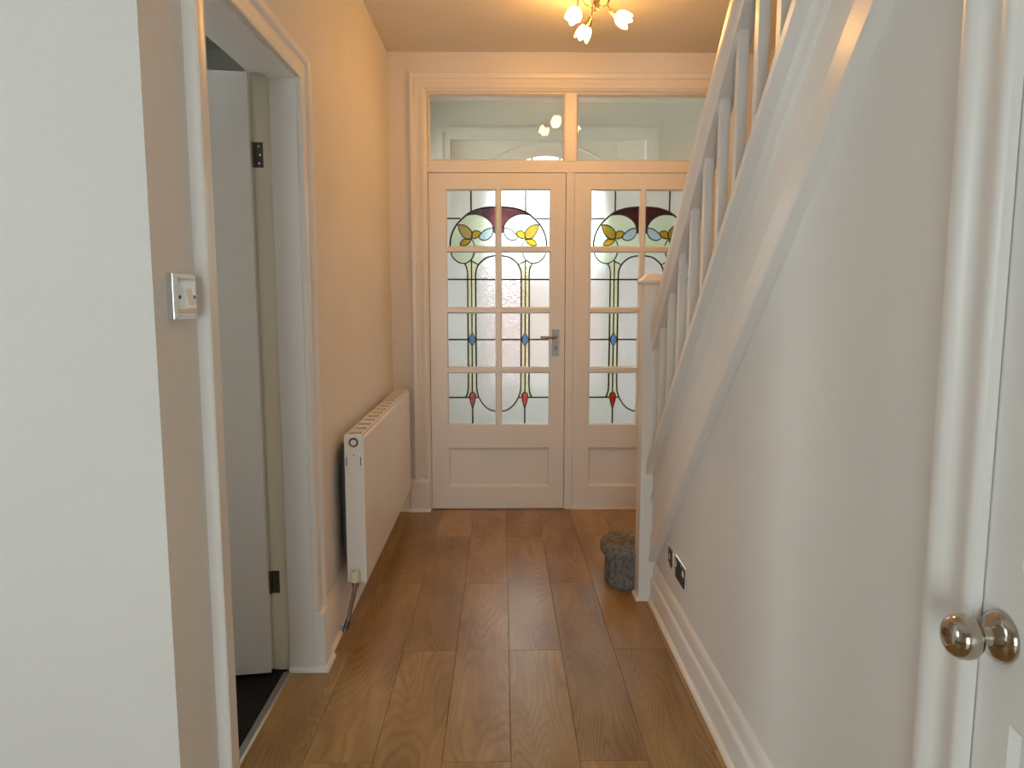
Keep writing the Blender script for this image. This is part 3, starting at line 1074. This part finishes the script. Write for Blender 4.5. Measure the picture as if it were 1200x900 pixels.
sy0, sy1 = YP + 0.03, YP + 0.075
sr = MB()
sr.box(ox0, PXC - hw, sy0, sy1, 0, oz)
sr.box(PXC + hw, ox1, sy0, sy1, 0, oz)
sr.box(PXC - hw, PXC + hw, sy0, sy1, GCZ + GR, oz)
ap = arch_pts(GR, GCZ)
for (xa, za), (xb, zb) in zip(ap, ap[1:]):
    sr.prism([(xa, za), (xb, zb), (xb, GCZ + GR), (xa, GCZ + GR)], 'y', sy0, sy1)
sr.build('surround', 'gloss', fd)
MB().box(PXC - hw, PXC + hw, sy0, sy1, 0.006, GB).build('lower_panel', 'gloss', fd)
# arch moulding ring
rg = MB()
ring_o = [(PXC + 0.707 * math.sin(a), 1.653 + 0.707 * math.cos(a)) for a in [(-0.62 + 1.24 * k / 20) for k in range(21)]]
ribbon(rg, ring_o, 0.012, YP + 0.022, YP + 0.031)
ribbon(rg, arch_pts(GR + 0.012, GCZ) + [], 0.03, YP + 0.018, YP + 0.031)
rg.build('arch_moulding', 'gloss', fd)
gl = MB()
gl = glass_prism(clean(arch_pts(GR + 0.005, GCZ) + [(PXC - hw - 0.005, GB - 0.005), (PXC + hw + 0.005, GB - 0.005)]), YP + 0.050, YP + 0.054)
gl.build('pane', 'dimming_glass', fd)
gb = MB()
for x in (PXC - 0.10, PXC + 0.10):
    gb.box(x - 0.008, x + 0.008, YP + 0.040, YP + 0.064, GB, GCZ + math.sqrt(GR ** 2 - 0.1 ** 2) - 0.002)
gb.box(PXC - hw, PXC + hw, YP + 0.040, YP + 0.064, 1.86, 1.885)
gb.build('glazing_bar', 'gloss', fd)

struct(MB().box(-14, 14, 5.5, 24, -0.25, -0.12).build('ground', 'paving'), 'grey paving outside the front door', 'ground')
hs = empty('brick_wall', (0, 13, -0.12))
tag(hs, 'pinkish brick boundary wall outside, glimpsed through the door glass', 'garden wall')
MB().box(-5.0, 5.5, 0, 0.22, 0, 2.0).build('brickwork', 'brick', hs)
MB().box(-5.05, 5.55, -0.03, 0.25, 2.0, 2.07).build('coping', 'coping', hs)
for x in (-3.2, -0.9, 1.4, 3.7):
    MB().box(x, x + 0.35, -0.1, 0.0, 0, 2.0).build('pier', 'brick', hs)

# ------------------------------------------------------------------ staircase
st = empty('staircase', (0, 0, 0))
tag(st, 'white painted staircase with square spindles and grey carpeted bottom step', 'staircase', 'structure')
Y_NEW = 2.961
YTOP = 0.62


def slope_sweep(prof, y0, y1, name, mat, smooth=False, bevel=0):
    return MB().loft([[(x, y, slope_z(n, y)) for x, n in prof] for y in (y0, y1)]).build(name, mat, st, smooth=smooth, bevel=bevel)


XF = 0.624
slope_sweep([(XF, 2.42), (XF, 2.355), (XF - 0.006, 2.350), (XF - 0.008, 2.341), (XF - 0.006, 2.332), (XF, 2.327), (XF, 2.234), (XF - 0.003, 2.229), (XF - 0.010, 2.150), (XF - 0.008, 2.140), (0.665, 2.140), (0.665, 2.42)], YTOP, Y_NEW, 'string_board', 'gloss')
slope_sweep([(0.593, 2.416), (0.672, 2.416), (0.672, 2.440), (0.666, 2.447), (0.599, 2.447), (0.593, 2.440)], YTOP, Y_NEW, 'string_cap', 'gloss')
slope_sweep([(0.608, 2.786), (0.657, 2.786), (0.659, 2.812), (0.667, 2.830), (0.667, 2.868), (0.660, 2.893), (0.646, 2.905), (0.620, 2.905), (0.606, 2.893), (0.599, 2.868), (0.599, 2.830), (0.606, 2.812)], YTOP, Y_NEW, 'handrail', 'gloss', smooth=True)
# spindles
SP_W, SP_X = 0.0275, 0.631
spy0 = 2.853
sb = MB()
nb, ntp = 2.446, 2.788
rg0 = []
for n in (nb, ntp):
    rg0.append([(-SP_W / 2, 0, slope_z(n, spy0)), (SP_W / 2, 0, slope_z(n, spy0)), (SP_W / 2, SP_W, slope_z(n, spy0 + SP_W)), (-SP_W / 2, SP_W, slope_z(n, spy0 + SP_W))])
sb.loft(rg0)
sp = sb.build('spindle', 'gloss', st, bevel=0.0015)
sp.location = (SP_X, spy0, 0)
for k in range(1, 15):
    c = copy_part(sp, st)
    dy = 0.1445 * k
    c.location = (SP_X, spy0 - dy, dy * math.tan(ANG))
# newel post
nw = MB().box(0.573, 0.660, Y_NEW, Y_NEW + 0.092, 0, 1.318).build('newel_post', 'gloss', st, bevel=0.004)
cap = MB()
cap.loft([[(0.6165 + sx * a, Y_NEW + 0.046 + sy * a, z) for sx, sy in ((-1, -1), (1, -1), (1, 1), (-1, 1))] for a, z in ((0.040, 1.312), (0.050, 1.324), (0.056, 1.326), (0.056, 1.336), (0.030, 1.358), (0.012, 1.366))])
cap.build('newel_cap', 'gloss', nw, bevel=0.001)
MB().loft([[(0.573 - a, y, z) for a, z in prof_bd] for y in (Y_NEW - 0.012, Y_NEW + 0.08)]).loft([[(x, Y_NEW - a, z) for a, z in prof_bd] for x in (0.561, 0.622)]).build('beading', 'bead', nw, smooth=True)
# half spindle against the newel
rg0 = [[(0.617, Y_NEW - 0.013, slope_z(n, Y_NEW - 0.013)), (0.645, Y_NEW - 0.013, slope_z(n, Y_NEW - 0.013)), (0.645, Y_NEW, slope_z(n, Y_NEW)), (0.617, Y_NEW, slope_z(n, Y_NEW))] for n in (nb, ntp)]
MB().loft(rg0).build('half_spindle', 'gloss', st)

# steps (carpeted); flight rises towards the camera
RISE, NST = ZC / 13.0, 12
GO = RISE / math.tan(ANG)
Y1ST = 3.275


def noisy_round(o, lev=0.004):
    pass


def bullnose(r_off, z0, z1, x_l=0.463, yf=3.285, yb=3.062):
    """outline of the rounded bottom step, offset by r_off"""
    rad = (yf - yb) / 2
    pts = []
    yc = (yf + yb) / 2
    xc = x_l + rad * 0.62
    for k in range(13):
        a = PI / 2 + PI * k / 12
        pts.append((xc + (rad * 0.62 + r_off) * math.cos(a), yc + (rad + r_off) * math.sin(a)))
    pts += [(0.66, yb - r_off), (0.66, 3.058), (1.495, 3.058), (1.495, yf + r_off)]
    return pts


def outline_ring(off, z):
    return [(x, y, z) for x, y in bullnose(off, 0, 0)]


step1 = MB()
step1.loft([outline_ring(o_, z) for o_, z in ((-0.004, 0.0), (0.000, 0.006), (0.000, 0.118), (0.003, 0.126), (0.012, 0.134), (0.020, 0.145), (0.0225, 0.160), (0.021, 0.174), (0.014, 0.186), (0.004, 0.192), (-0.010, 0.194))])
bs = step1.build('bottom_step', 'carpet', st, smooth=True)
sm = bs.modifiers.new('pile_mesh', 'SUBSURF')
sm.subdivision_type = 'SIMPLE'
sm.levels = sm.render_levels = 4
tx = bpy.data.textures.new('pile', 'CLOUDS')
tx.noise_scale = 0.006
dp = bs.modifiers.new('pile', 'DISPLACE')
dp.texture = tx
dp.texture_coords = 'OBJECT'
dp.texture_coords_object = st
dp.strength = 0.010
dp.mid_level = 0.5
bs['label'] = 'grey carpeted rounded bottom step'
tr_p = None
for k in range(1, NST):
    yb_ = Y1ST - k * GO
    zt = RISE * (k + 1)
    if tr_p is None:
        t_ = MB().prism([(0, -RISE), (0, -0.05), (0.018, -0.04), (0.022, -0.02), (0.016, -0.004), (0.004, 0), (-GO - 0.01, 0), (-GO - 0.01, -RISE)], 'x', 0.666, 1.497)
        tr_p = t_.build('step', 'carpet', st, smooth=True)
        o = tr_p
    else:
        o = copy_part(tr_p, st)
    o.location = (0, yb_ - 0.012, zt)

# ------------------------------------------------------------------ right: cupboard door (door_5)
d5 = empty('door_5')
struct(d5, 'white panelled cupboard door under the stairs with a round metal knob', 'door')
ARCH3 = [(0.0, 0.0), (0.0, 0.013), (0.006, 0.018), (0.016, 0.0195), (0.026, 0.016), (0.042, 0.0125), (0.058, 0.0125), (0.066, 0.017), (0.074, 0.023), (0.086, 0.026), (0.094, 0.024), (0.097, 0.018), (0.097, 0.0)]
AY = 0.936
MB().loft([[(XR - p, AY + a, 0.0 if k == 0 else RDZ - 0.02 + a) for a, p in ARCH3] for k in (0, 1)]).build('architrave', 'gloss', d5, smooth=True)
MB().loft([[(XR - p, RD0 + 0.03 - a, 0.0 if k == 0 else RDZ - 0.02 + a) for a, p in ARCH3] for k in (0, 1)]).build('architrave', 'gloss', d5, smooth=True)
MB().loft([[(XR - p, (RD0 + 0.03 - a) if k == 0 else (AY + a), RDZ - 0.02 + a) for a, p in ARCH3] for k in (0, 1)]).build('architrave', 'gloss', d5, smooth=True)
MB().box(XR + 0.0005, XR + 0.089, 0.958, RD1 - 0.0005, 0, RDZ).build('jamb', 'satin', d5)
MB().box(XR + 0.0005, XR + 0.089, RD0 + 0.0005, 0.250, 0, RDZ).build('jamb', 'satin', d5)
MB().box(XR + 0.0005, XR + 0.089, 0.250, 0.958, RDZ - 0.020, RDZ - 0.0005).build('jamb', 'satin', d5)
lf = empty('door_leaf', (XR + 0.042, 0.955, 0))
lf.parent = d5
lf.rotation_euler = (0, 0, -PI / 2)     # local +x -> -y world, local -y -> -x world
LW5 = 0.70
pan5 = []
for x0, x1 in ((0.085, 0.325), (0.385, 0.61)):
    for z0, z1 in ((0.16, 0.728), (0.93, 1.52), (1.61, 1.86)):
        pan5.append((x0, x1, z0, z1))
panel_door_mesh(1, LW5, 1.958, 0.040, pan5).build('slab', 'satin', lf)
for p in pan5:
    panel_mesh(p, 0.040).build('panel', 'satin', lf)
KX, KY, KZ = XR + 0.002, 0.896, 0.834
kn = MB().lathe([(0.004, 0), (0.033, 0.0), (0.0345, 0.003), (0.033, 0.008), (0.026, 0.013), (0.016, 0.016), (0.012, 0.018), (0.0105, 0.022), (0.0105, 0.030), (0.016, 0.033), (0.024, 0.037), (0.0285, 0.044), (0.0295, 0.052), (0.028, 0.060), (0.024, 0.067), (0.018, 0.071), (0.011, 0.073), (0.010, 0.0715), (0.003, 0.0705)], (KX, KY, KZ), (-1, 0, 0), 32)
kn.build('door_knob', 'knob', d5, smooth=True)['label'] = 'round brassy nickel knob on a circular rose'

# ------------------------------------------------------------------ radiator
rad = empty('radiator', (-0.561, 3.43, 0))
tag(rad, 'long white panel radiator with slotted top grille on the left wall', 'radiator')
rad.location = (0, 0, 0)
RX0, RX1, RY0, RY1, RZ0, RZ1 = -0.597, -0.524, 2.735, 4.135, 0.172, 0.752
fp = MB().loft([[(x, y, z) for x, z in [(RX1 - 0.012, RZ0), (RX1 - 0.003, RZ0 + 0.002), (RX1, RZ0 + 0.008), (RX1, RZ1 - 0.016), (RX1 - 0.003, RZ1 - 0.008), (RX1 - 0.012, RZ1 - 0.006)]] for y in (RY0 + 0.002, RY1 - 0.002)]).build('front_panel', 'rad', rad)
MB().loft([[(x, y, z) for x, z in [(RX0, RZ0), (RX0 + 0.012, RZ0), (RX0 + 0.012, RZ1 - 0.012), (RX0, RZ1 - 0.012)]] for y in (RY0 + 0.01, RY1 - 0.01)]).build('rear_panel', 'rad', rad)
for k, (ya, yb_) in enumerate(((RY0, RY0 + 0.006), (RY1 - 0.006, RY1))):
    e_ = MB().box(RX0, RX1 - 0.006, ya, yb_, RZ0 + 0.003, RZ1 - 0.001).build('end_panel', 'rad', rad, bevel=0.0015)
    if k == 0:
        rgv = MB()
        tp = []
        for q in range(25):
            a = 2 * PI * q / 24
            tp.append((-0.561 + 0.0150 * math.cos(a), ya - 0.001, 0.724 + 0.0150 * math.sin(a)))
        rgv.tube(tp, 0.0032, 8, cap=False)
        rgv.build('vent_ring', 'hinge', e_, smooth=True)
        MB().lathe([(0.0115, -0.003), (0.0115, 0.004), (0.006, 0.0045)], (-0.561, ya - 0.0005, 0.724), (0, -1, 0), 16).build('vent_plug', 'rad', e_, smooth=True)
        for x in (-0.589, -0.536):
            MB().box(x - 0.0014, x + 0.0014, ya - 0.0006, ya + 0.001, 0.634, 0.668).build('slot', 'slot', e_)
        MB().lathe([(0.003, 0), (0.003, 0.0015)], (-0.561, ya, 0.676), (0, -1, 0), 10).build('screw', 'nickel', e_)
# top grille
g = MB()
gx0, gx1 = RX0, RX1 - 0.006
zt0, zt1 = RZ1 - 0.004, RZ1
nrow = 14
pitch = (RY1 - RY0 - 0.012) / nrow
for k in range(nrow + 1):
    yc = RY0 + 0.006 + k * pitch
    g.box(gx0, gx1, max(yc - 0.022, RY0 + 0.0055), min(yc + 0.022, RY1 - 0.0055), zt0, zt1)
step_ = (gx1 - gx0 - 0.017) / 5
bars = [(gx0, gx0 + 0.006)]
for k in range(1, 5):
    xx = gx0 + 0.006 + k * step_
    bars.append((xx - 0.0014, xx + 0.0014))
bars.append((gx1 - 0.011, gx1))
for k in range(nrow):
    yc = RY0 + 0.006 + k * pitch
    for x0, x1 in bars:
        g.box(x0, x1, yc + 0.022, yc + pitch - 0.022, zt0, zt1)
g.build('top_grille', 'rad', rad)
MB().box(RX0 + 0.013, RX1 - 0.0135, RY0 + 0.008, RY1 - 0.008, RZ0 + 0.02, RZ1 - 0.008).build('painted_dark_core', 'slot', rad)  # black block, paints the shade seen through the grille slots
MB().box(-0.622, -0.5985, 2.80, 4.06, 0.255, 0.705).build('rear_dark_box', 'dark', rad)  # dark box filling the gap behind the radiator
for y in (3.0, 3.85):
    MB().box(-0.6395, -0.6225, y, y + 0.03, 0.25, 0.70).build('wall_bracket', 'dark', rad)
v = MB()
v.lathe([(0.010, 0), (0.0165, 0.001), (0.0175, 0.006), (0.0170, 0.034), (0.0145, 0.042), (0.006, 0.044)], (-0.563, 2.712, 0.186), (0, 0, 1), 18)
vo = v.build('valve_cap', 'yplastic', rad, smooth=True)
MB().tube([(-0.563, 2.712, 0.190), (-0.5635, 2.712, 0.168)], 0.0125, 14).tube([(-0.563, 2.712, 0.186), (-0.563, 2.738, 0.200)], 0.009, 12).build('valve_body', 'nickel', vo, smooth=True)
MB().tube(smooth_line([(-0.5635, 2.712, 0.175), (-0.566, 2.708, 0.155), (-0.583, 2.700, 0.075), (-0.592, 2.690, 0.03), (-0.603, 2.682, 0.001)], 5), 0.0078, 12).build('tail_pipe', 'copper', rad, smooth=True)
MB().tube([(-0.590, 2.692, 0.040), (-0.600, 2.684, 0.012)], 0.0098, 12).build('pipe_collar', 'hinge', rad, smooth=True)

# ------------------------------------------------------------------ light switch
sw = empty('light_switch', (XL, 1.468, 1.27))
tag(sw, 'polished chrome single light switch beside the left doorway', 'light switch')
X_, yc, zc, hwid, hh_ = 0.0, 0.0, 0.0, 0.048, 0.045
pr = MB().loft([[(XL + d, 1.482 + sy * (hwid - i), 1.271 + sz * (hh_ - i)) for sy, sz in ((-1, -1), (1, -1), (1, 1), (-1, 1))] for d, i in ((0.0, 0.0), (0.0130, 0.0), (0.0195, 0.006))])
pr.v = [(x - XL, y - 1.482, z - 1.27) for x, y, z in pr.v]
pr.build('face_plate', 'chrome', sw, bevel=0.0012)
rk = MB().loft([[(0.0195 + d0, -0.014, -0.017), (0.0195 + d0, 0.014, -0.017), (0.0195 + d1_, 0.014, 0.017), (0.0195 + d1_, -0.014, 0.017)] for d0, d1_ in ((-0.001, -0.001), (0.0085, 0.003))])
rk.build('rocker', 'plastic', sw, bevel=0.001)
for y in (-0.034, 0.034):
    MB().lathe([(0.0038, 0.0), (0.0038, 0.0014), (0.002, 0.002)], (0.0190, y, 0.0), (1, 0, 0), 12).build('screw', 'hinge', sw, smooth=True)

# ------------------------------------------------------------------ sockets on the right wall


def plate(root, hwid):
    b = MB().loft([[(-d, sy * (hwid - i), sz * (0.043 - i)) for sy, sz in ((-1, -1), (1, -1), (1, 1), (-1, 1))] for d, i in ((0.0, 0.0), (0.005, 0.0), (0.0075, 0.0025))])
    return b.build('face_plate', 'chrome', root, bevel=0.001)


ps = empty('phone_socket', (XR, 2.685, 0.292))
tag(ps, 'small dark chrome single outlet plate, the one nearer the newel post', 'wall socket')
plate(ps, 0.043)
MB().box(-0.0090, -0.006, -0.026, 0.026, -0.028, 0.028).build('insert', 'blackp', ps)
MB().box(-0.0100, -0.0085, -0.007, 0.007, -0.011, 0.009).build('jack', 'yplastic', ps)
dsk = empty('power_socket', (XR, 2.527, 0.286))
tag(dsk, 'chrome double power socket low on the wall under the stairs', 'wall socket')
plate(dsk, 0.074)
for s in (-1, 1):
    ins = MB().box(-0.0095, -0.006, s * 0.035 - 0.029, s * 0.035 + 0.029, -0.033, 0.033).build('insert', 'blackp', dsk)
    MB().box(-0.0125, -0.0090, s * 0.054 - 0.008, s * 0.054 + 0.008, 0.006, 0.026).build('rocker', 'yplastic', dsk)
    for (a, z, w_, h_) in ((0, -0.004, 0.003, 0.006), (-0.010, -0.022, 0.0045, 0.003), (0.010, -0.022, 0.0045, 0.003)):
        MB().box(-0.0098, -0.0094, s * 0.030 + a - w_, s * 0.030 + a + w_, z - h_, z + h_).build('pin_hole', 'slot', ins)
    

# ------------------------------------------------------------------ ceiling light
cl = empty('ceiling_light', (0.41, 3.35, ZC))
tag(cl, 'chrome ceiling light with curled arms and three lit flower shades', 'ceiling light')
cl.location = (0, 0, 0)
CX, CY = 0.415, 3.345
MB().lathe([(0.03, 0), (0.055, 0.0), (0.056, 0.010), (0.048, 0.020), (0.020, 0.028), (0.010, 0.032)], (CX, CY, ZC - 0.0005), (0, 0, -1), 28).build('ceiling_rose', 'brass', cl, smooth=True)
MB().tube([(CX - 0.012, CY, ZC - 0.025), (CX - 0.012, CY, 2.535), (CX - 0.004, CY + 0.004, 2.513)], 0.0035, 8).tube([(CX + 0.010, CY, ZC - 0.025), (CX + 0.010, CY, 2.545), (CX + 0.002, CY - 0.003, 2.515)], 0.0035, 8).lathe([(0.004, 0), (0.010, 0.004), (0.011, 0.012), (0.007, 0.020), (0.003, 0.026)], (CX, CY, 2.525), (0, 0, -1), 14).build('stem', 'brass', cl, smooth=True)
shade_defs = [  # socket position, pointing direction
    ((0.322, 3.310, 2.487), (-0.25, -0.80, -0.55)),
    ((0.398, 3.475, 2.510), (-0.40, 0.45, -0.85)),
    ((0.478, 3.315, 2.490), (0.72, -0.25, -0.62)),
]


def scroll(center, r, turns, ax1, ax2, n=22, grow=0.0):
    c = Vector(center)
    return [tuple(c + (Vector(ax1) * math.cos(2 * PI * turns * k / n) + Vector(ax2) * math.sin(2 * PI * turns * k / n)) * (r + grow * k / n)) for k in range(n + 1)]


for k, (so, di) in enumerate(shade_defs):
    so, di = Vector(so), Vector(di).normalized()
    c = Vector((CX, CY, 2.520))
    out = Vector((so.x - CX, so.y - CY, 0))
    o_n = out.normalized()
    back = so - di * 0.015
    pts = [c, c + o_n * 0.012 + Vector((0, 0, 0.030)), c + out * 0.45 + Vector((0, 0, 0.062)), c + out * 0.85 + Vector((0, 0, 0.050)), back + Vector((0, 0, 0.018)) - di * 0.012, back, so]
    MB().tube(smooth_line([tuple(p) for p in pts], 6), 0.0032, 8).build('arm', 'brass', cl, smooth=True)
    side = o_n.cross(Vector((0, 0, 1)))
    cc = c + out * 0.42 + Vector((0, 0, 0.022))
    MB().tube(scroll(cc, 0.026, 1.05, tuple(o_n), (0, 0, 1)), 0.0026, 8).build('scroll', 'brass', cl, smooth=True)
    ho = MB().lathe([(0.006, -0.014), (0.0095, -0.012), (0.0125, 0.000), (0.0175, 0.022), (0.0185, 0.030), (0.012, 0.031)], tuple(so), tuple(di), 18).build('lamp_holder', 'brass', cl, smooth=True)

    def wob(i, t, r, h):
        f = max(0.0, (h - 0.050) / 0.032)
        return r * (1 + 0.10 * f * math.cos(5 * t)), h + 0.008 * f * math.cos(5 * t)
    prof = [(0.0150, 0.024), (0.022, 0.031), (0.030, 0.043), (0.0335, 0.058), (0.033, 0.071), (0.0320, 0.080), (0.028, 0.083), (0.024, 0.072), (0.010, 0.064)]
    MB().lathe(prof, tuple(so), tuple(di), 30, wob).build('shade', 'lamp', cl, smooth=True)
    # the bulb's light, thrown out of the open mouth of the shade
    sl_ = bpy.data.lights.new('bulb_light', 'SPOT')
    sl_.energy = 4.0
    sl_.color = (1.0, 0.45, 0.085)
    sl_.spot_size = math.radians(165)
    sl_.spot_blend = 0.9
    sl_.shadow_soft_size = 0.025
    lo = bpy.data.objects.new('bulb_light', sl_)
    COL.objects.link(lo)
    lo.location = so + di * 0.088
    lo.rotation_euler = di.to_track_quat('-Z', 'Y').to_euler()
    lo.parent = cl
